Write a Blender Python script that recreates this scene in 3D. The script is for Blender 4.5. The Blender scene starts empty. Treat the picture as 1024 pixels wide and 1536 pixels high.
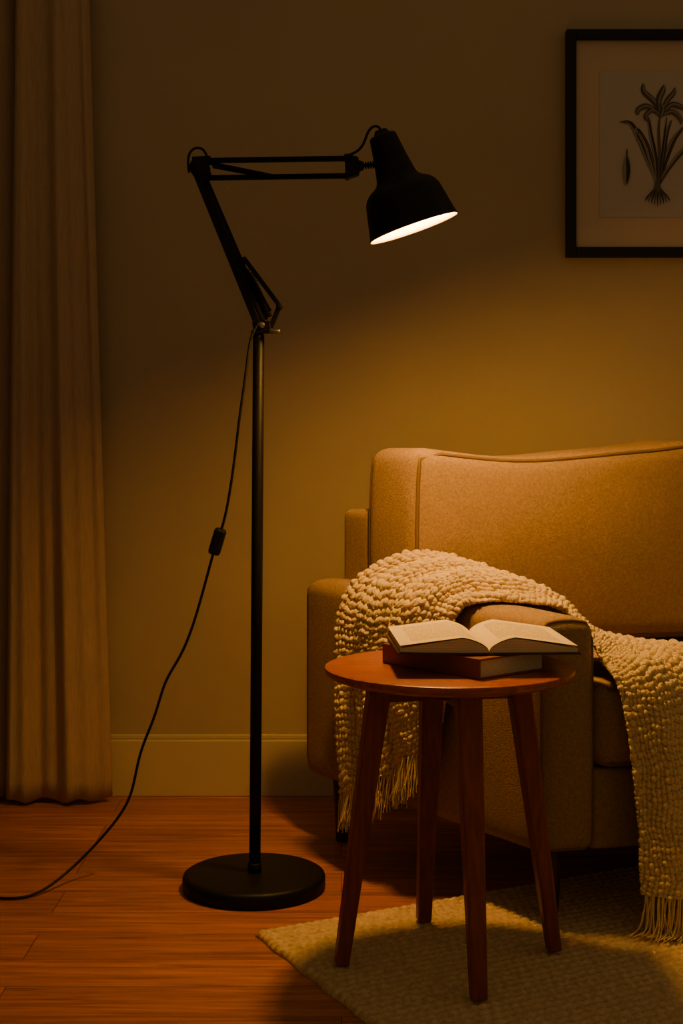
import bpy, bmesh, math, random
import numpy as np
from mathutils import Vector, Matrix, noise as mnoise
random.seed(4)
D=bpy.data; S=bpy.context.scene
def link(o,parent=None):
    S.collection.objects.link(o)
    if parent: o.parent=parent
    return o
def empty(name):
    e=D.objects.new(name,None); e.empty_display_size=0.1; return link(e)
# ---------------- materials
def mat(name,col,rough=0.6,spec=0.5,metal=0,col2=None,nscale=8,stretch=(1,1,1),bump=0,bscale=200,emis=None,es=0,sheen=0,detail=4,contrast=(0.3,0.7),bstretch=None):
    m=D.materials.new(name); m.use_nodes=True; nt=m.node_tree; N=nt.nodes; L=nt.links
    b=N['Principled BSDF']; b.inputs['Base Color'].default_value=(*col,1)
    b.inputs['Roughness'].default_value=rough; b.inputs['Metallic'].default_value=metal
    b.inputs['Specular IOR Level'].default_value=spec
    if sheen: b.inputs['Sheen Weight'].default_value=sheen
    tc=N.new('ShaderNodeTexCoord')
    if col2:
        mp=N.new('ShaderNodeMapping'); mp.inputs['Scale'].default_value=stretch; L.new(tc.outputs['Object'],mp.inputs[0])
        n=N.new('ShaderNodeTexNoise'); n.inputs['Scale'].default_value=nscale; n.inputs['Detail'].default_value=detail; L.new(mp.outputs[0],n.inputs['Vector'])
        r=N.new('ShaderNodeValToRGB'); r.color_ramp.elements[0].position=contrast[0]; r.color_ramp.elements[1].position=contrast[1]
        r.color_ramp.elements[0].color=(*col,1); r.color_ramp.elements[1].color=(*col2,1)
        L.new(n.outputs[0],r.inputs[0]); L.new(r.outputs[0],b.inputs['Base Color'])
    if bump:
        mp2=N.new('ShaderNodeMapping'); mp2.inputs['Scale'].default_value=bstretch or (1,1,1); L.new(tc.outputs['Object'],mp2.inputs[0])
        n2=N.new('ShaderNodeTexNoise'); n2.inputs['Scale'].default_value=bscale; n2.inputs['Detail'].default_value=3; L.new(mp2.outputs[0],n2.inputs['Vector'])
        bp=N.new('ShaderNodeBump'); bp.inputs['Strength'].default_value=bump; bp.inputs['Distance'].default_value=0.002
        L.new(n2.outputs[0],bp.inputs['Height']); L.new(bp.outputs[0],b.inputs['Normal'])
    if emis: b.inputs['Emission Color'].default_value=(*emis,1); b.inputs['Emission Strength'].default_value=es
    return m
M_wall=mat('wall_paint',(0.38,0.31,0.20),0.9,0.2,col2=(0.41,0.335,0.22),nscale=3,bump=0.15,bscale=150)
M_trim=mat('trim_paint',(0.54,0.45,0.27),0.55,0.4)
M_black=mat('black_metal',(0.005,0.0045,0.004),0.5,0.22)
M_cable=mat('black_rubber',(0.010,0.008,0.007),0.6,.3)
M_steel=mat('steel',(0.35,0.3,0.25),0.3,0.5,1)
M_inner=mat('shade_inner_enamel',(0.60,0.40,0.12),0.5)
M_bulb=mat('bulb_glass',(1,0.9,0.7),0.3,emis=(1,0.50,0.10),es=8)
M_wood=mat('table_walnut',(0.21,0.050,0.014),0.33,0.45,col2=(0.44,0.118,0.032),nscale=14,stretch=(1,9,9),detail=6)
M_leg=mat('leg_walnut',(0.15,0.033,0.011),0.42,0.4,col2=(0.26,0.060,0.019),nscale=14,stretch=(9,9,1),detail=6)
M_sleg=mat('sofa_leg_wood',(0.05,0.018,0.009),0.45,0.4)
M_sofa=mat('sofa_linen',(0.27,0.175,0.083),0.92,0.12,col2=(0.38,0.255,0.125),nscale=180,stretch=(1,1,1),bump=0.9,bscale=420,sheen=0.03)
M_pipe=mat('sofa_piping',(0.17,0.105,0.045),0.9,0.15,bump=0.3)
M_throw=mat('throw_wool',(0.66,0.49,0.22),0.95,0.1,col2=(0.80,0.62,0.31),nscale=90,bump=0.8,bscale=500,sheen=0.03)
M_rug=mat('rug_jute',(0.46,0.32,0.15),0.95,0.1,col2=(0.70,0.52,0.27),nscale=90,stretch=(1,1,1),bump=0.9,bscale=350)
M_curt=mat('curtain_linen',(0.37,0.27,0.17),0.95,0.1,col2=(0.44,0.325,0.21),nscale=60,stretch=(4,4,0.3),bump=0.5,bscale=400,bstretch=(1,1,0.2))
M_frame=mat('frame_black',(0.008,0.007,0.007),0.45,.3)
M_mat=mat('mat_board',(0.52,0.42,0.31),0.9,0.1)
M_print=mat('print_paper',(0.46,0.42,0.37),0.9,0.1)
M_ink=[mat('ink_%d'%i,c,0.9,0.1) for i,c in enumerate([(0.045,0.042,0.033),(0.12,0.112,0.085),(0.24,0.22,0.175),(0.085,0.072,0.06)])]
M_cover=mat('book_cover_red',(0.22,0.060,0.022),0.5,0.4)
M_cover2=mat('book_cover_dark',(0.06,0.026,0.013),0.5,0.4)
PG=(0.82,0.68,0.36)
def pagemat(name,edge):
    m=mat(name,PG,0.85,0.15); nt=m.node_tree;N=nt.nodes;L=nt.links;b=N['Principled BSDF']
    tc=N.new('ShaderNodeTexCoord'); sx=N.new('ShaderNodeSeparateXYZ'); L.new(tc.outputs['Object'],sx.inputs[0])
    if edge:
        mu=N.new('ShaderNodeMath'); mu.operation='MULTIPLY'; mu.inputs[1].default_value=3500; L.new(sx.outputs['Z'],mu.inputs[0])
        si=N.new('ShaderNodeMath'); si.operation='SINE'; L.new(mu.outputs[0],si.inputs[0])
        r=N.new('ShaderNodeValToRGB'); r.color_ramp.elements[0].color=(0.42,0.32,0.18,1); r.color_ramp.elements[1].color=(0.84,0.71,0.44,1)
        ma=N.new('ShaderNodeMath'); ma.operation='MULTIPLY_ADD'; ma.inputs[1].default_value=.5; ma.inputs[2].default_value=.5
        L.new(si.outputs[0],ma.inputs[0]); L.new(ma.outputs[0],r.inputs[0]); L.new(r.outputs[0],b.inputs['Base Color'])
    else:
        mu=N.new('ShaderNodeMath'); mu.operation='MULTIPLY'; mu.inputs[1].default_value=2*math.pi/0.0062; L.new(sx.outputs['Y'],mu.inputs[0])
        si=N.new('ShaderNodeMath'); si.operation='SINE'; L.new(mu.outputs[0],si.inputs[0])
        g=N.new('ShaderNodeMath'); g.operation='GREATER_THAN'; g.inputs[1].default_value=0.2; L.new(si.outputs[0],g.inputs[0])
        mp=N.new('ShaderNodeMapping'); mp.inputs['Scale'].default_value=(260,161,0); L.new(tc.outputs['Object'],mp.inputs[0])
        n=N.new('ShaderNodeTexNoise'); n.inputs['Scale'].default_value=1; n.inputs['Detail'].default_value=1; L.new(mp.outputs[0],n.inputs['Vector'])
        g2=N.new('ShaderNodeMath'); g2.operation='GREATER_THAN'; g2.inputs[1].default_value=0.41; L.new(n.outputs[0],g2.inputs[0])
        ay=N.new('ShaderNodeMath'); ay.operation='ABSOLUTE'; L.new(sx.outputs['Y'],ay.inputs[0])
        ly=N.new('ShaderNodeMath'); ly.operation='LESS_THAN'; ly.inputs[1].default_value=0.086; L.new(ay.outputs[0],ly.inputs[0])
        ax=N.new('ShaderNodeMath'); ax.operation='ABSOLUTE'; L.new(sx.outputs['X'],ax.inputs[0])
        c=N.new('ShaderNodeMath'); c.operation='COMPARE'; c.inputs[1].default_value=0.071; c.inputs[2].default_value=0.051; L.new(ax.outputs[0],c.inputs[0])
        prev=g
        for q in (g2,ly,c):
            mm=N.new('ShaderNodeMath'); mm.operation='MULTIPLY'; L.new(prev.outputs[0],mm.inputs[0]); L.new(q.outputs[0],mm.inputs[1]); prev=mm
        mx=N.new('ShaderNodeMixRGB'); mx.inputs[1].default_value=(*PG,1); mx.inputs[2].default_value=(0.36,0.27,0.13,1)
        L.new(prev.outputs[0],mx.inputs[0]); L.new(mx.outputs[0],b.inputs['Base Color'])
    return m
M_page=pagemat('page_paper',False); M_pedge=pagemat('page_edges',True)
# floor
def floormat():
    m=D.materials.new('floor_wood'); m.use_nodes=True; nt=m.node_tree;N=nt.nodes;L=nt.links;b=N['Principled BSDF']
    tc=N.new('ShaderNodeTexCoord')
    br=N.new('ShaderNodeTexBrick'); br.inputs['Scale'].default_value=1; br.inputs['Brick Width'].default_value=1.45; br.inputs['Row Height'].default_value=0.118
    br.inputs['Mortar Size'].default_value=0.0011; br.inputs['Mortar Smooth'].default_value=0.5; br.offset=0.37; br.inputs['Bias'].default_value=0
    br.inputs['Color1'].default_value=(0,0,0,1); br.inputs['Color2'].default_value=(1,1,1,1); br.inputs['Mortar'].default_value=(0.5,0.5,0.5,1)
    L.new(tc.outputs['Object'],br.inputs['Vector'])
    mp=N.new('ShaderNodeMapping'); mp.inputs['Scale'].default_value=(1.5,30,1); L.new(tc.outputs['Object'],mp.inputs[0])
    ad=N.new('ShaderNodeVectorMath'); ad.operation='ADD'; L.new(mp.outputs[0],ad.inputs[0])
    sc=N.new('ShaderNodeVectorMath'); sc.operation='SCALE'; sc.inputs['Scale'].default_value=13; L.new(br.outputs['Color'],sc.inputs[0]); L.new(sc.outputs[0],ad.inputs[1])
    n=N.new('ShaderNodeTexNoise'); n.inputs['Scale'].default_value=2.4; n.inputs['Detail'].default_value=8; n.inputs['Roughness'].default_value=0.68; n.inputs['Distortion'].default_value=0.5; L.new(ad.outputs[0],n.inputs['Vector'])
    r=N.new('ShaderNodeValToRGB'); e=r.color_ramp.elements; e[0].position=.34; e[1].position=.66; e[0].color=(0.25,0.080,0.028,1); e[1].color=(0.68,0.26,0.098,1)
    L.new(n.outputs[0],r.inputs[0])
    mx=N.new('ShaderNodeMixRGB'); mx.blend_type='MULTIPLY'; mx.inputs[0].default_value=1; L.new(r.outputs[0],mx.inputs[1])
    r2=N.new('ShaderNodeValToRGB'); r2.color_ramp.elements[0].color=(0.74,0.71,0.69,1); r2.color_ramp.elements[1].color=(1.08,1.05,1,1); L.new(br.outputs['Color'],r2.inputs[0]); L.new(r2.outputs[0],mx.inputs[2])
    m2=N.new('ShaderNodeMixRGB'); L.new(br.outputs['Fac'],m2.inputs[0]); L.new(mx.outputs[0],m2.inputs[1]); m2.inputs[2].default_value=(0.07,0.022,0.009,1)
    L.new(m2.outputs[0],b.inputs['Base Color']); b.inputs['Roughness'].default_value=0.38; b.inputs['Specular IOR Level'].default_value=0.4
    bp=N.new('ShaderNodeBump'); bp.inputs['Strength'].default_value=0.15; bp.inputs['Distance'].default_value=.002; L.new(n.outputs[0],bp.inputs['Height']); L.new(bp.outputs[0],b.inputs['Normal'])
    return m
M_floor=floormat()
# ---------------- mesh helpers
def mesh(name,verts,faces,m,parent=None,smooth=False,mats=None,midx=None):
    me=D.meshes.new(name); me.from_pydata([tuple(v) for v in verts],[],faces); me.update()
    if mats:
        for q in mats: me.materials.append(q)
        if midx is not None: me.polygons.foreach_set('material_index',midx)
    else: me.materials.append(m)
    if smooth: me.polygons.foreach_set('use_smooth',[True]*len(me.polygons))
    o=D.objects.new(name,me); return link(o,parent)
def box(name,x0,x1,y0,y1,z0,z1,m,parent=None,bev=0):
    bm=bmesh.new(); bmesh.ops.create_cube(bm,size=1)
    for v in bm.verts: v.co=Vector((x0+(v.co.x+.5)*(x1-x0),y0+(v.co.y+.5)*(y1-y0),z0+(v.co.z+.5)*(z1-z0)))
    if bev: bmesh.ops.bevel(bm,geom=bm.edges[:]+bm.verts[:],offset=bev,segments=3,profile=.5,affect='EDGES')
    me=D.meshes.new(name); bm.to_mesh(me); bm.free(); me.materials.append(m)
    return link(D.objects.new(name,me),parent)
def curve(name,pts,r,m,parent=None,smooth=True,radii=None,cyc=False):
    cu=D.curves.new(name,'CURVE'); cu.dimensions='3D'; cu.bevel_depth=r; cu.bevel_resolution=4; cu.resolution_u=8; cu.use_fill_caps=True
    sp=cu.splines.new('NURBS' if smooth else 'POLY'); sp.points.add(len(pts)-1)
    for i,p in enumerate(pts):
        sp.points[i].co=(*p,1)
        if radii: sp.points[i].radius=radii[i]
    if smooth: sp.order_u=min(4,len(pts)); sp.use_endpoint_u=True
    sp.use_cyclic_u=cyc
    cu.materials.append(m); return link(D.objects.new(name,cu),parent)
def revolve(name,prof,c,axis,m,parent=None,n=64,mats=None,pm=None):
    axis=Vector(axis).normalized(); a=axis.orthogonal().normalized(); b=axis.cross(a); c=Vector(c)
    V=[];F=[];I=[]
    for s,r in prof:
        for j in range(n):
            t=2*math.pi*j/n; V.append(c+axis*s+(a*math.cos(t)+b*math.sin(t))*max(r,1e-5))
    for i in range(len(prof)-1):
        for j in range(n):
            F.append((i*n+j,i*n+(j+1)%n,(i+1)*n+(j+1)%n,(i+1)*n+j)); I.append(pm[i] if pm else 0)
    o=mesh(name,V,F,m,parent,True,mats,I if mats else None)
    bm=bmesh.new(); bm.from_mesh(o.data); bmesh.ops.recalc_face_normals(bm,faces=bm.faces)
    bm.to_mesh(o.data); bm.free()
    return o
def cyl(name,p1,p2,r,m,parent=None,r2=None,bev=0.001,n=32):
    p1=Vector(p1);p2=Vector(p2); l=(p2-p1).length; r2=r if r2 is None else r2; b=min(bev,l/3)
    o=revolve(name,[(0,0),(0,r-b),(b,r),(l-b,r2),(l,r2-b),(l,0)],p1,p2-p1,m,parent,n)
    md=o.modifiers.new('es','EDGE_SPLIT'); md.split_angle=math.radians(50)
    return o
def bar(name,p1,p2,w,h,m,parent=None,w2=None,h2=None,side=Vector((0,1,0)),bev=0.0015):
    p1=Vector(p1);p2=Vector(p2);d=(p2-p1).normalized(); s=(side-d*side.dot(d)).normalized(); t=d.cross(s); w2=w2 or w; h2=h2 or h
    bm=bmesh.new(); vs=[]
    for p,ww,hh in((p1,w,h),(p2,w2,h2)):
        for a,b in((-1,-1),(1,-1),(1,1),(-1,1)): vs.append(bm.verts.new(p+s*a*ww/2+t*b*hh/2))
    for f in((3,2,1,0),(4,5,6,7),(0,1,5,4),(1,2,6,5),(2,3,7,6),(3,0,4,7)): bm.faces.new([vs[i] for i in f])
    bmesh.ops.recalc_face_normals(bm,faces=bm.faces)
    if bev: bmesh.ops.bevel(bm,geom=bm.edges[:]+bm.verts[:],offset=bev,segments=2,profile=.5,affect='EDGES')
    me=D.meshes.new(name); bm.to_mesh(me); bm.free(); me.materials.append(m); return link(D.objects.new(name,me),parent)
# ---------------- room
WY=3.46
box('floor',-2.2,3.0,-0.5,WY+0.1,-0.05,0,M_floor)
box('wall_back',-2.2,3.0,WY,WY+0.1,0,2.6,M_wall)
box('wall_left',-2.3,-2.2,-0.5,WY+0.1,0,2.6,M_wall)
b_=box('baseboard_back',-2.2,3.0,WY-0.016,WY,0,0.14,M_trim,bev=0.004)
t_=box('trim_baseboard_cap',-2.2,3.0,WY-0.010,WY,0.14,0.152,M_trim,bev=0.003)
# ---------------- curtain
cur=empty('curtain')
def panel(name,xl,xr,y0,fn,ztop=2.32,zb=0.012,nu=260,nv=50):
    V=[];F=[]
    for j in range(nv+1):
        z=zb+(ztop-zb)*j/nv
        for i in range(nu+1):
            q=i/nu; x=xl(z)+(xr(z)-xl(z))*q
            V.append((x,y0-fn(q,z),z+ (0.004*math.sin(q*20) if j==0 else 0)))
    for j in range(nv):
        for i in range(nu): a=j*(nu+1)+i; F.append((a,a+1,a+nu+2,a+nu+1))
    o=mesh(name,V,F,M_curt,cur,True); md=o.modifiers.new('s','SOLIDIFY'); md.thickness=0.003; return o
def f1(q,z):
    k=1-z/2.4
    e=max(0,(q-.9)/.1); e2=max(0,(.08-q)/.08)
    return (0.010+0.004*k)*math.sin(2*math.pi*(1.9*q+0.02)+0.3*math.sin(z*1.3))+0.0035*math.sin(2*math.pi*5.1*q+z*0.8+1)*(0.5+k)+0.0012*math.sin(30*q+z*3)-0.03*e*e-0.03*e2*e2
def f2(q,z): return 0.022*math.sin(2*math.pi*6.4*q+0.4*math.sin(z))+0.006*math.sin(2*math.pi*15*q+z)-0.04*max(0,(q-.96)/.04)
panel('curtain_panel_right',lambda z:-0.812+0.012*z,lambda z:-0.555-0.029*z,3.365,f1)
panel('curtain_panel_left',lambda z:-1.7,lambda z:-0.795,3.40,f2,nu=400)
cyl('curtain_rod',(-1.8,3.37,2.34),(-0.5,3.37,2.34),0.012,M_black,cur)
revolve('rod_finial',[(0,0),(0.004,.018),(.02,.024),(.036,.018),(.04,0)],(-0.5,3.37,2.34),(1,0,0),M_black,cur,24)
cyl('rod_bracket',(-0.56,3.37,2.34),(-0.56,3.458,2.34),0.007,M_black,cur)
# ---------------- picture
pic=empty('framed_botanical_print')
fx0,fx1,fz0,fz1=0.552,1.002,1.328,1.886; fw=0.024; fy0=WY-0.028
def fr(n,x0,x1,z0,z1): box(n,x0,x1,fy0,WY-0.001,z0,z1,M_frame,pic,bev=0.0015)
fr('frame_left',fx0,fx0+fw,fz0,fz1);fr('frame_right',fx1-fw,fx1,fz0,fz1);fr('frame_top',fx0+fw,fx1-fw,fz1-fw,fz1);fr('frame_bottom',fx0+fw,fx1-fw,fz0,fz0+fw)
box('mat_board',fx0+fw,fx1-fw,WY-0.012,WY-0.002,fz0+fw,fz1-fw,M_mat,pic)
pcx=0.777; pcz=1.607
box('print_sheet',pcx-.141,pcx+.141,WY-0.0135,WY-0.012,pcz-.18,pcz+.18,M_print,pic)
cnt=[0]
def ribbon(pts,w,mi,name='ink'):
    P=[np.array(p,float) for p in pts]; P=[2*P[0]-P[1]]+P+[2*P[-1]-P[-2]]
    C=[]
    for i in range(1,len(P)-2):
        for k in range(8):
            t=k/8; C.append(.5*((2*P[i])+(-P[i-1]+P[i+1])*t+(2*P[i-1]-5*P[i]+4*P[i+1]-P[i+2])*t*t+(-P[i-1]+3*P[i]-3*P[i+1]+P[i+2])*t**3))
    C.append(P[-2]); n=len(C); V=[];F=[]; cnt[0]+=1; yy=WY-0.0138-0.00006*cnt[0]
    for i,c in enumerate(C):
        d=C[min(i+1,n-1)]-C[max(i-1,0)]; d/= (np.linalg.norm(d)+1e-9); nn=np.array([-d[1],d[0]])
        ww=w*(math.sin(math.pi*min(1,(i/(n-1))*0.92+0.06))**0.7)/2 + 0.25
        for s in(-1,1):
            q=c+nn*s*ww; V.append((pcx+q[0]/610,yy,pcz+q[1]/610))
    for i in range(n-1): F.append((2*i,2*i+1,2*i+3,2*i+2))
    mesh('%s_%d'%(name,cnt[0]),V,F,M_ink[mi],pic)
def leaf(pts,w,a=1,b=0):
    ribbon(pts,w,a,'leaf'); ribbon([(x+0.8,y+.3) for x,y in pts],w*.2,b,'leaf_vein'); ribbon([(x-w*.25,y-.5) for x,y in pts],w*.28,2,'leaf_light'); ribbon([(x+w*.42,y) for x,y in pts],w*.10,0,'leaf_edge')
leaf([(0,-60),(-12,-30),(-26,5),(-40,30),(-56,33)],9)
leaf([(0,-60),(-8,-30),(-17,0),(-31,22),(-30,5)],8,2,0)
leaf([(0,-60),(-3,-20),(-10,15),(-14,40)],6)
leaf([(2,-60),(12,-25),(24,5),(38,25)],8)
leaf([(2,-60),(18,-35),(34,-15),(50,0),(54,-12)],7,2,0)
leaf([(2,-60),(9,-20),(14,15),(20,35)],5,2,0)
ribbon([(1,-62),(3,-20),(2,20),(4,45)],4,1,'stem'); ribbon([(3,-50),(9,0),(14,40)],2.5,0,'stem')
for a,w in [([(4,40),(-4,62),(-20,78),(-22,90)],8),([(4,40),(2,65),(8,80),(10,88)],9),([(4,42),(-14,56),(-28,52),(-32,44)],8),
              ([(4,42),(20,58),(34,56),(44,50)],8),([(4,42),(14,64),(24,76),(26,84)],7),([(4,42),(-8,50),(-18,42),(-16,34)],6),([(4,42),(22,48),(34,38),(36,30)],7),([(4,40),(8,52),(4,62)],7)]:
    ribbon(a,w,3,'petal'); ribbon([(x*0.95+1,y-1) for x,y in a],w*.45,1,'petal_mid'); ribbon([(x+1,y+1) for x,y in a],w*.25,2,'petal_light')
for k in range(9):
    x=-20+5*k; ribbon([(0,-62),(x*.4,-72),(x*.8,-84+abs(x)*.15),(x*.9,-94+abs(x)*.4)],1.6,1 if k%2 else 0,'root')
ribbon([(-1,-56),(0,-64),(1,-74)],9,1,'bulb')
ribbon([(-46,-18),(-46,-40),(-47,-62)],11,2,'seed_pod');ribbon([(-46,-20),(-44,-40),(-46,-60)],5,0,'seed_pod_shade');ribbon([(-46,-20),(-46,-8)],1.5,0,'seed_pod_stalk')
# ---------------- floor lamp
lamp=empty('floor_lamp'); LY=2.74
def lp(x,z,dy=0): return Vector((x,LY+dy,z))
revolve('base_disc',[(0,0),(0,.134),(.002,.138),(.005,.1395),(.022,.1395),(.027,.138),(.030,.133),(.031,.128),(.0315,0)],(-0.171,LY,0),(0,0,1),M_black,lamp,96)
cyl('base_collar',(-0.170,LY,.031),(-0.170,LY,.050),0.0135,M_black,lamp)
cyl('pole',(-0.1695,LY,.04),(-0.162,LY,1.083),0.0112,M_black,lamp)
cyl('pole_cap',(-0.162,LY,1.078),(-0.162,LY,1.092),0.0085,M_black,lamp)
bar('lower_arm_front',lp(-.285,1.402,-.012),lp(-.164,1.104,-.012),.006,.014,M_black,lamp)
bar('lower_arm_back',lp(-.275,1.404,.012),lp(-.150,1.112,.012),.006,.014,M_black,lamp)
cyl('lower_arm_tube',lp(-.282,1.402,0),lp(-.156,1.108,0),.009,M_black,lamp)
bar('lever_outer',lp(-.1906,1.2316,-.008),lp(-.1201,1.1376,-.008),.006,.009,M_black,lamp)
bar('lever_inner',lp(-.1860,1.2120,.008),lp(-.1390,1.1290,.008),.005,.006,M_black,lamp)
cyl('lever_pin',lp(-.1893,1.229,-.016),lp(-.1893,1.229,.016),.0045,M_black,lamp)
bar('lever_link',lp(-.1201,1.1400,-.008),lp(-.1380,1.0960,-.008),.006,.010,M_black,lamp)
cyl('lever_pin_low',lp(-.1215,1.137,-.016),lp(-.1215,1.137,.016),.006,M_black,lamp)
def spring(name,p1,p2,r,turns,w=.0012):
    p1=Vector(p1);p2=Vector(p2);d=p2-p1;a=d.normalized().orthogonal().normalized();b=d.normalized().cross(a)
    n=turns*10; curve(name,[p1+d*i/n+(a*math.cos(2*math.pi*i/10)+b*math.sin(2*math.pi*i/10))*r for i in range(n+1)],w,M_black,lamp,False)
spring('tension_spring',lp(-.178,1.205,.0),lp(-.140,1.118,.0),.0045,22)
bar('yoke_plate_front',lp(-.172,1.094,-.014),lp(-.138,1.100,-.014),.004,.026,M_black,lamp,h2=.018)
bar('yoke_plate_back',lp(-.172,1.094,.014),lp(-.138,1.100,.014),.004,.026,M_black,lamp,h2=.018)
bar('yoke_foot',lp(-.176,1.087,0),lp(-.124,1.089,0),.030,.006,M_black,lamp)
cyl('yoke_bolt',lp(-.155,1.100,-.022),lp(-.155,1.100,.022),.006,M_steel,lamp)
cyl('clamp_screw',lp(-.140,1.0885,-.020),lp(-.119,1.0885,-.020),.0035,M_steel,lamp)
cyl('elbow_plate_front',lp(-.2768,1.408,-.018),lp(-.2768,1.408,-.013),.019,M_black,lamp)
cyl('elbow_plate_back',lp(-.2768,1.408,.013),lp(-.2768,1.408,.018),.019,M_black,lamp)
bar('elbow_bridge',lp(-.291,1.4225,0),lp(-.255,1.4245,0),.030,.012,M_black,lamp)
bar('elbow_cheek',lp(-.290,1.412,-.014),lp(-.2598,1.388,-.014),.005,.022,M_black,lamp)
bar('elbow_cheek_2',lp(-.290,1.412,.014),lp(-.2598,1.388,.014),.005,.022,M_black,lamp)
# upper arm swings slightly towards the room; head hangs at y = 2.58
HY=2.58; K=HY/2.74
def hp(x,z,dy=0): return Vector((x*K,HY+dy,.87+(z-.87)*K))
bar('upper_arm_top',lp(-.272,1.4233),hp(.018,1.4274),.010,.0095,M_black,lamp)
bar('upper_arm_bottom',lp(-.268,1.3894),hp(.018,1.3935),.010,.0095,M_black,lamp)
bar('upper_arm_strut',lp(-.262,1.420,.004),Vector((-.1262,2.665,1.378)),.005,.007,M_black,lamp)
spring('upper_spring',lp(-.250,1.412,-.006),Vector((-.158,2.68,1.385)),.004,30)
bar('end_bracket',hp(.007,1.4105),hp(.034,1.4120),.022,.047,M_black,lamp,h2=.032)
bar('end_bracket_nose',hp(.030,1.4120),hp(.044,1.4135),.016,.024,M_black,lamp,h2=.012)
cyl('end_pin_1',hp(.012,1.4274,-.016),hp(.012,1.4274,.016),.006,M_black,lamp)
cyl('end_pin_2',hp(.012,1.3935,-.016),hp(.012,1.3935,.016),.006,M_black,lamp)
cyl('swivel_stem',hp(.042,1.4135),hp(.078,1.4165),.0035,M_black,lamp)
for k in range(4): cyl('swivel_ring_%d'%k,hp(.046+.005*k,1.4138+.0004*k),hp(.049+.005*k,1.4141+.0004*k),.007,M_black,lamp)
ax=Vector((.326,.030,-.9454)).normalized(); ht=hp(.0796,1.4731)
T=.0018
op=[(0,0),(0,.024),(.003,.0268),(.010,.0278),(.050,.0335),(.082,.0395),(.092,.0435),(.098,.051),(.104,.062),(.112,.070),(.122,.0755),(.140,.0795),(.165,.0845),(.186,.0890),(.190,.0915),(.192,.0918)]
ip=[(.192,.0895)]+[(s-.0005 if s>.01 else s+.003,max(r-T*1.4,0)) for s,r in reversed(op[:-2])]
prof=[(s*K,r*K) for s,r in op+ip]; pm=[0]*(len(op))+[1]*(len(ip)-1)
revolve('lamp_shade',prof,ht,ax,M_black,lamp,96,mats=[M_black,M_inner],pm=pm)
cyl('shade_cap',ht-ax*.010,ht+ax*.002,.0115,M_black,lamp,r2=.017)
cyl('shade_collar',hp(.066,1.4155,0),hp(.076,1.4163,0),.0095,M_black,lamp)
cyl('lamp_socket',ht+ax*.03,ht+ax*.080,.015,M_steel,lamp)
revolve('light_bulb',[(0,.012),(.012,.015),(.023,.022),(.033,.025),(.044,.022),(.050,.013),(.052,0)],ht+ax*.078,ax,M_bulb,lamp,32)
li=D.lights.new('bulb_light','POINT'); li.energy=42; li.color=(1,.52,.115); li.shadow_soft_size=.050
lo=D.objects.new('bulb_light',li); lo.location=ht+ax*.128; link(lo,lamp)
curve('cable_elbow',[lp(-.298,1.400),lp(-.301,1.418),lp(-.300,1.440),lp(-.283,1.452),lp(-.266,1.445),lp(-.262,1.426)],.0025,M_cable,lamp)
curve('cable_head',[hp(.010,1.433),hp(.028,1.438),hp(.044,1.452),hp(.050,1.480),hp(.064,1.494),hp(.076,1.489),hp(.0775,1.479)],.0025,M_cable,lamp)
cab=[(-.160,2.72,1.105),(-.170,2.715,1.090),(-.178,2.71,1.070),(-.184,2.70,1.005),(-.1955,2.70,.930),(-.203,2.71,.870),(-.214,2.72,.790),(-.229,2.73,.712),(-.244,2.74,.680),
 (-.258,2.745,.630),(-.289,2.76,.518),(-.318,2.775,.446),(-.352,2.78,.400),(-.368,2.78,.330),(-.400,2.79,.262),(-.412,2.80,.205),(-.424,2.80,.150),(-.470,2.80,.090),(-.530,2.77,.030),(-.575,2.70,.005),(-.610,2.66,.0035),(-.68,2.67,.0035),(-.80,2.75,.0035),(-1.0,2.9,.0035)]
curve('power_cable',cab,.0027,M_cable,lamp)
sw=Vector((-.2425,2.735,.678)); sd=Vector((.30,0,1)).normalized()
bar('cable_switch',sw-sd*.027,sw+sd*.027,.018,.024,M_black,lamp,bev=.006)
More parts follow.
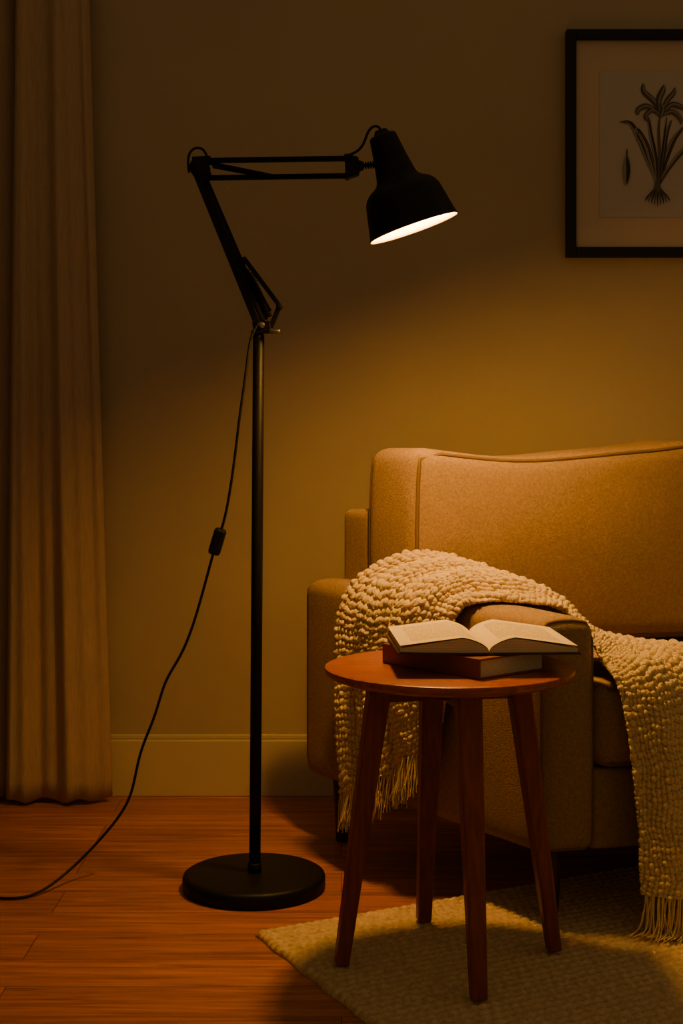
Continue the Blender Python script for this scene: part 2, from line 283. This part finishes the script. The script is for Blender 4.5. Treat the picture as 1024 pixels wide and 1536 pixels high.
# ---------------- sofa
sofa=empty('sofa'); C0=Vector((.350,2.476,0)); th=math.radians(12.4); EU=Vector((math.cos(th),math.sin(th),0)); EV=Vector((-.568,.823,0))
def W(u,v,z): return C0+EU*u+EV*v+Vector((0,0,z))
def coords(h,r,n):
    a=[-h+r*(1-math.cos(math.pi/2*k/5)) for k in range(5)]; inner=[-h+r+(2*h-2*r)*k/n for k in range(n+1)]
    return a+inner+[-x for x in reversed(a)]
def rbox(name,u0,u1,v0,v1,z0,z1,r,m,fn=None,n=14,pipe=None,pr=.004):
    c=np.array([(u0+u1)/2,(v0+v1)/2,(z0+z1)/2]); h=np.array([(u1-u0)/2,(v1-v0)/2,(z1-z0)/2])
    def dfm(p):
        p=np.array(p,float); q=np.clip(p,-h+r,h-r); d=p-q; l=np.linalg.norm(d)
        o=q+d/l*r if l>1e-9 else p
        if fn: o=o+np.array(fn(o/h,h))
        o=o+c; return W(*o)
    cs=[coords(h[i],r,n) for i in range(3)]
    bm=bmesh.new()
    for axx in range(3):
        i,j=[k for k in range(3) if k!=axx]
        for sgn in(-1,1):
            g=[]
            for a in cs[i]:
                row=[]
                for b in cs[j]:
                    p=[0,0,0];p[axx]=sgn*h[axx];p[i]=a;p[j]=b; row.append(bm.verts.new(dfm(p)))
                g.append(row)
            for a in range(len(g)-1):
                for b in range(len(g[0])-1): bm.faces.new((g[a][b],g[a+1][b],g[a+1][b+1],g[a][b+1]))
    bmesh.ops.remove_doubles(bm,verts=bm.verts,dist=1e-5); bmesh.ops.recalc_face_normals(bm,faces=bm.faces)
    for f in bm.faces: f.smooth=True
    me=D.meshes.new(name); bm.to_mesh(me); bm.free(); me.materials.append(m); o=link(D.objects.new(name,me),sofa)
    if pipe:
        for k,(axx,sgn) in enumerate(pipe):
            i,j=[q for q in range(3) if q!=axx]; path=[]
            A,B=h[i],h[j]; N=18
            def add(a,b):
                p=[0,0,0];p[axx]=sgn*h[axx];p[i]=a;p[j]=b; path.append(dfm(p))
            rr=r*.6
            for t in range(N): add(-A+rr+(2*A-2*rr)*t/N,-B)
            for t in range(N): add(A,-B+rr+(2*B-2*rr)*t/N)
            for t in range(N): add(A-rr-(2*A-2*rr)*t/N,B)
            for t in range(N): add(-A,B-rr-(2*B-2*rr)*t/N)
            curve('%s_piping_%d'%(name,k),path,pr,M_pipe,sofa,False,cyc=True)
    return o
def armf(n,h):
    return (0.006*n[0]*(1-n[2]**2)*(1-n[1]**2), -0.008*(1-n[0]**2)*(1-n[2]**2)*(n[1]<-.9), 0.010*(1-n[0]**2)*max(n[2],0)+(-0.016*max(0,-n[1]-.3)*max(n[2],0)))
rbox('arm_left',0,.110,0,.765,.14,.562,.024,M_sofa,armf,pipe=[(1,-1),(1,1)],pr=.003)
rbox('arm_right',1.335,1.445,0,.765,.14,.562,.024,M_sofa,armf,pipe=[(1,-1),(1,1)],pr=.003)
rbox('back_frame',.085,1.362,.655,.765,.20,.725,.02,M_sofa,pipe=[(1,-1)],pr=.003)
rbox('seat_base',.110,1.337,.012,.67,.14,.285,.012,M_sofa)
def seatf(n,h): return (0,-0.012*(1-n[0]**2)*(1-n[2]**2)*max(-n[1],0),0.014*(1-n[0]**2)*(1-n[1]**2)*n[2])
rbox('seat_cushion_1',.113,.724,-.012,.50,.288,.438,.032,M_sofa,seatf,pipe=[(2,1),(2,-1)],pr=.0035)
rbox('seat_cushion_2',.726,1.333,-.012,.50,.288,.438,.032,M_sofa,seatf,pipe=[(2,1),(2,-1)],pr=.0035)
def backf(n,h):
    w=0.004*math.sin(n[0]*7+n[2]*3)
    zz=(0.028*(n[0]**2)-0.026+.012*n[0])*max(n[2],0)
    return (0.008*n[0]*(1-n[2]**2), (0.028*(1-n[0]**2)*(1-n[2]**2)+abs(w)*.5*(1-n[0]**4))*n[1], zz+.003*math.sin(n[0]*5)*max(n[2],0))
for i,(a,b) in enumerate(((.078,.724),(.726,1.362))):
    o=rbox('back_cushion_%d'%(i+1),a,b,.472,.655,.45,.872,.038,M_sofa,backf,n=20,pipe=[(1,-1),(1,1)],pr=.0045)
def sleg(n,u,v,z):
    p=W(u,v,0); cyl(n,(p.x,p.y,z),(p.x,p.y,.145),.013,M_sleg,sofa,r2=.021)
RZ=.0145
sleg('leg_1',.065,.06,RZ); sleg('leg_2',.05,.70,0); sleg('leg_3',1.385,.06,RZ); sleg('leg_4',1.38,.70,0)
# ---------------- throw blanket
thr=empty('throw_blanket')
st=[((-.030,.52,.150),(-.036,.38,.210),(-.030,.24,.300)),
    ((-.032,.53,.37),(-.040,.38,.39),(-.030,.21,.43)),
    ((-.028,.52,.53),(-.036,.37,.540),(-.022,.20,.545)),
    ((.030,.50,.602),(.035,.36,.591),(.030,.185,.571)),
    ((.095,.455,.612),(.100,.32,.594),(.085,.145,.570)),
    ((.165,.415,.574),(.150,.26,.558),(.118,.10,.560)),
    ((.225,.32,.500),(.180,.18,.505),(.130,.050,.515)),
    ((.300,.18,.472),(.230,.08,.474),(.126,.010,.474)),
    ((.370,.04,.466),(.260,-.015,.464),(.122,-.032,.446)),
    ((.400,-.050,.40),(.280,-.056,.39),(.124,-.055,.370)),
    ((.415,-.060,.25),(.290,-.066,.24),(.134,-.065,.22)),
    ((.420,-.070,.085),(.290,-.076,.075),(.136,-.075,.085))]
st=np.array(st)
NT,NS=1000,300
def cr(P,t):
    n=len(P)-1; x=t*n; i=np.minimum(x.astype(int),n-1); f=(x-i)[:,None]
    Pe=np.vstack([2*P[0]-P[1],P,2*P[-1]-P[-2]]); a,b,c,d=Pe[i],Pe[i+1],Pe[i+2],Pe[i+3]
    return .5*(2*b+(c-a)*f+(2*a-5*b+4*c-d)*f*f+(3*b-a-3*c+d)*f**3)
tt=np.linspace(0,1,2000); mid=cr(st[:,1],tt); al=np.concatenate([[0],np.cumsum(np.linalg.norm(np.diff(mid,axis=0),axis=1))]); LEN=al[-1]
ta=np.interp(np.linspace(0,LEN,NT+1),al,tt)
Acol=cr(st[:,0],ta);Mcol=cr(st[:,1],ta);Bcol=cr(st[:,2],ta)
s=np.linspace(0,1,NS+1)[None,:,None]
P=(Acol[:,None]*(2*(s-.5)*(s-1))+Mcol[:,None]*(4*s*(1-s))+Bcol[:,None]*(2*s*(s-.5)))
eu=np.array(EU);ev=np.array(EV);c0=np.array(C0)
P=c0+P[...,0:1]*eu+P[...,1:2]*ev+P[...,2:3]*np.array([0,0,1.])
iw=np.argmax(Mcol[:,2])
def normals(P):
    a=np.gradient(P,axis=0);b=np.gradient(P,axis=1);n=np.cross(a,b);n/=np.linalg.norm(n,axis=2,keepdims=True)+1e-12
    if n[iw,NS//2,2]<0: n=-n
    return n
n=normals(P)
Sg=s[...,0]*np.ones((NT+1,1)); Ag=np.linspace(0,LEN,NT+1)[:,None]*np.ones((1,NS+1))
ph=2.9*Sg+0.22*np.sin(Ag*3.1)+.12*np.sin(Ag*7)+.1
fr_=ph-np.floor(ph)
fold=np.abs(np.sin(np.pi*fr_))**.75
amp=(0.029+0.011*np.sin(Ag*4+1))*(np.clip((1-Sg)/.15,0,1)**.6)*(np.clip(Sg/.08,0,1)**.6)
P=P+n*(fold*amp)[...,None]
n=normals(P)
wdt=.38; c=.0160
wa=Ag+.0035*np.sin(Sg*23+Ag*31)+.002*np.sin(Sg*61+Ag*17); wb=Sg*wdt+.0035*np.sin(Ag*37+Sg*13)+.0015*np.sin(Ag*90)
row=np.floor(wa/(c*.8)); bb=wb/c+.5*(row%2)
fb=bb-np.floor(bb); fh=np.abs(fb-.5)*2
side=np.floor(fb*2); f2=fb*2-side
la=wa/(c*.8)+.55*fh
fa=la-np.floor(la)
puff=(np.sin(np.pi*fa)**.75)*(np.clip(np.sin(np.pi*f2),0,1)**.7)
rng=np.random.RandomState(3); var=rng.rand(int(np.floor(la).max())+3,80)
vv=var[np.floor(la).astype(int),(np.floor(bb*2).astype(int))%80]
P=P+n*((puff*(.0050+.0055*vv))-.0025)[...,None]
P=P+n*0.004
verts=P.reshape(-1,3).copy()
verts[:,2]=np.maximum(verts[:,2],.016)
idx=np.arange((NT+1)*(NS+1)).reshape(NT+1,NS+1)
F=np.stack([idx[:-1,:-1],idx[:-1,1:],idx[1:,1:],idx[1:,:-1]],-1).reshape(-1,4)
me=D.meshes.new('throw_cloth'); me.vertices.add(len(verts)); me.vertices.foreach_set('co',verts.ravel()); me.loops.add(F.size); me.loops.foreach_set('vertex_index',F.ravel())
me.polygons.add(len(F)); me.polygons.foreach_set('loop_start',np.arange(0,F.size,4)); me.update(calc_edges=True); me.validate()
me.polygons.foreach_set('use_smooth',np.ones(len(F),bool)); me.materials.append(M_throw)
tc_=D.objects.new('throw_cloth',me); link(tc_,thr); md=tc_.modifiers.new('s','SOLIDIFY'); md.thickness=.005; md.offset=0
cu=D.curves.new('throw_fringe','CURVE'); cu.dimensions='3D'; cu.bevel_depth=.0013; cu.bevel_resolution=2; cu.resolution_u=4; cu.materials.append(M_throw)
def strand(p,L,zmin,out):
    pts=[p]; dx=random.uniform(-.012,.012);dy=random.uniform(-.010,.010)
    for k in range(1,6):
        f=k/5; qq=Vector((p[0]+dx*f+random.uniform(-.0025,.0025)+out.x*f*.01,p[1]+dy*f+random.uniform(-.0025,.0025)+out.y*f*.01,p[2]-L*f))
        if qq.z<zmin: 
            ex=zmin-qq.z; qq.z=zmin+random.uniform(0,.004); qq.x+=out.x*ex*.8+dx*f; qq.y+=out.y*ex*.5
        pts.append(qq)
    sp=cu.splines.new('NURBS'); sp.points.add(len(pts)-1); sp.order_u=4; sp.use_endpoint_u=True
    for i,a in enumerate(pts): sp.points[i].co=(*a,1); sp.points[i].radius=1.2-.6*i/5
for rowi,zmin,L,out in((0,.004,.075,Vector((-.6,-.6,0))),(NT,.016,.11,Vector((-.4,-.7,0)))):
    for k in range(0,NS+1,7):
        p=P[rowi,k]
        for q in range(5): strand((p[0]+random.uniform(-.003,.003),p[1]+random.uniform(-.003,.003),max(p[2],.016)+.004),L*random.uniform(.8,1.15),zmin,out)
link(D.objects.new('throw_fringe',cu),thr)
# ---------------- rug
ra=math.radians(27); RA=np.array([math.cos(ra),math.sin(ra)]); RB=np.array([math.sin(ra),-math.cos(ra)])
na,nb=520,620; La,Lb=1.95,1.35
a=np.linspace(0,La,na+1)[:,None]; b=np.linspace(0,Lb,nb+1)[None,:]
rib=.0195
hh=.0065+.0070*np.abs(np.sin(np.pi*b/rib))**.8*(0.62+.38*np.abs(np.sin(np.pi*(a/.018+.5*np.floor(b/rib)))))
X=-.152+a*RA[0]+b*RB[0]+.002*np.sin(b*60)*(a<.01); Y=2.469+a*RA[1]+b*RB[1]
edge=np.minimum(np.minimum(a,La-a),np.minimum(b,Lb-b)); hh=hh*np.clip(edge/.006,0.15,1)**.5
V=np.stack([X,Y,hh],-1).reshape(-1,3); idx=np.arange((na+1)*(nb+1)).reshape(na+1,nb+1)
F=np.stack([idx[:-1,:-1],idx[:-1,1:],idx[1:,1:],idx[1:,:-1]],-1).reshape(-1,4)
me=D.meshes.new('area_rug'); me.vertices.add(len(V)); me.vertices.foreach_set('co',V.ravel()); me.loops.add(F.size); me.loops.foreach_set('vertex_index',F.ravel())
me.polygons.add(len(F)); me.polygons.foreach_set('loop_start',np.arange(0,F.size,4)); me.update(calc_edges=True)
bm=bmesh.new(); bm.from_mesh(me)
ed=[e for e in bm.edges if e.is_boundary]; r_=bmesh.ops.extrude_edge_only(bm,edges=ed)
for v in [g for g in r_['geom'] if isinstance(g,bmesh.types.BMVert)]: v.co.z=0.0003
bmesh.ops.recalc_face_normals(bm,faces=bm.faces)
for f in bm.faces: f.smooth=True
bm.to_mesh(me); bm.free(); me.materials.append(M_rug); link(D.objects.new('area_rug',me))
# ---------------- side table
tab=empty('side_table'); TX,TYY=.179,2.330; TZ=.50
revolve('table_top',[(0,0),(0,.150),(.006,.185),(.012,.203),(.016,.2065),(.021,.2075),(.0245,.2065),(.026,.203),(.026,0)],(TX,TYY,TZ-.026),(0,0,1),M_wood,tab,128).modifiers.new('es','EDGE_SPLIT').split_angle=math.radians(40)
for k,ang in enumerate((-80,10,100,190)):
    t=math.radians(ang); d=Vector((math.cos(t),math.sin(t),0)); c=Vector((TX,TYY,0))
    top=c+d*.118+Vector((0,0,TZ-.027)); bot=c+d*.182+Vector((0,0,RZ)); sd=Vector((-math.sin(t),math.cos(t),0))
    bar('leg_%d'%(k+1),bot,top,.025,.023,M_leg,tab,w2=.040,h2=.036,side=sd,bev=.004)
for k,ang in enumerate((10,100)):
    t=math.radians(ang); d=Vector((math.cos(t),math.sin(t),0)); c=Vector((TX,TYY,TZ-.042))
    bar('apron_%d'%(k+1),c-d*.105,c+d*.105,.022,.028,M_leg,tab,side=Vector((-d.y,d.x,0)))
# ---------------- closed book
cb=empty('closed_book'); ang=math.radians(40)
cb.location=(.201,2.324,TZ); cb.rotation_euler=(0,0,ang)
cw,cl=.152,.228; bh=.0325
box('cover_bottom',-cw/2,cw/2,-cl/2,cl/2,0.0003,.0030,M_cover,cb,bev=.0008)
box('cover_top',-cw/2,cw/2,-cl/2,cl/2,bh-.0028,bh,M_cover,cb,bev=.0008)
box('spine',-cw/2-.001,-cw/2+.0025,-cl/2,cl/2,.0003,bh,M_cover,cb,bev=.001)
box('page_block',-cw/2+.003,cw/2-.004,-cl/2+.004,cl/2-.004,.0030,bh-.0028,M_pedge,cb)
# ---------------- open book
ob=empty('open_book'); ob.location=(.229,2.342,TZ+bh+.0018); ob.rotation_euler=(0,0,math.radians(3))
hl=.115
def bz(x,sg):
    u=abs(x)/.14
    return (.003*max(0,u-.3) if sg<0 else 0)
def hprof(x,sg):
    x=abs(x); u=x/.138
    return .003+.027*(min(1,x/.042)**.6)*(1-.80*u**1.2)+bz(x,sg)
for sg,nm in((-1,'left'),(1,'right')):
    xs=[.142*(k/30)**1.3 for k in range(31)]; V=[];F=[];I=[]; ny=8
    for x in xs:
        for j in range(ny+1):
            y=-hl+2*hl*j/ny; V.append((sg*x,y,hprof(x,sg)+.001*math.sin(j/ny*3.1)))
    nT=len(V)
    for x in xs:
        zb=.0024+bz(x,sg)
        for j in range(ny+1): V.append((sg*x,-hl+2*hl*j/ny,min(zb,hprof(x,sg)-.0005)))
    m_=ny+1
    for i in range(30):
        for j in range(ny):
            a=i*m_+j; F.append((a,a+1,a+m_+1,a+m_)); I.append(0); a+=nT; F.append((a,a+m_,a+m_+1,a+1)); I.append(1)
        for j in(0,ny): a=i*m_+j; F.append((a,a+m_,a+nT+m_,a+nT)); I.append(1)
    for i in(0,30):
        for j in range(ny): a=i*m_+j; F.append((a,a+1,a+1+nT,a+nT)); I.append(1)
    o=mesh('pages_'+nm,V,F,None,ob,True,[M_page,M_pedge],I); o.modifiers.new('es','EDGE_SPLIT').split_angle=math.radians(40)
    V=[];F=[]
    for i,x in enumerate(xs):
        for j in range(2): V.append((sg*x*1.0,(-hl if j==0 else hl)*.995,hprof(x,sg)+.0018+.003*(x/.138)**2))
    for i in range(30): F.append((2*i,2*i+1,2*i+3,2*i+2))
    mesh('loose_page_'+nm,V,F,M_page,ob,True)
    V=[];F=[]
    for i in range(16):
        x=.147*i/15; z=.0004+bz(x,sg)
        for y in(-hl-.004,hl+.004): V.append((sg*x,y,z))
    for i in range(15): F.append((2*i,2*i+1,2*i+3,2*i+2))
    o=mesh('cover_'+nm,V,F,M_cover2,ob,True); md=o.modifiers.new('s','SOLIDIFY'); md.thickness=.002; md.offset=0
# ---------------- ambient
w=D.worlds.new('w'); S.world=w; w.use_nodes=True; bg=w.node_tree.nodes['Background']; bg.inputs[0].default_value=(1,.65,.31,1); bg.inputs[1].default_value=.165
# ---------------- camera
cd=D.cameras.new('camera'); co=D.objects.new('camera',cd); link(co); co.location=(0,0,.87); co.rotation_euler=(math.pi/2,0,0)
cd.sensor_fit='VERTICAL'; cd.sensor_height=36; cd.sensor_width=24; cd.lens=2100/1536*36; cd.shift_y=-103/1536; S.camera=co
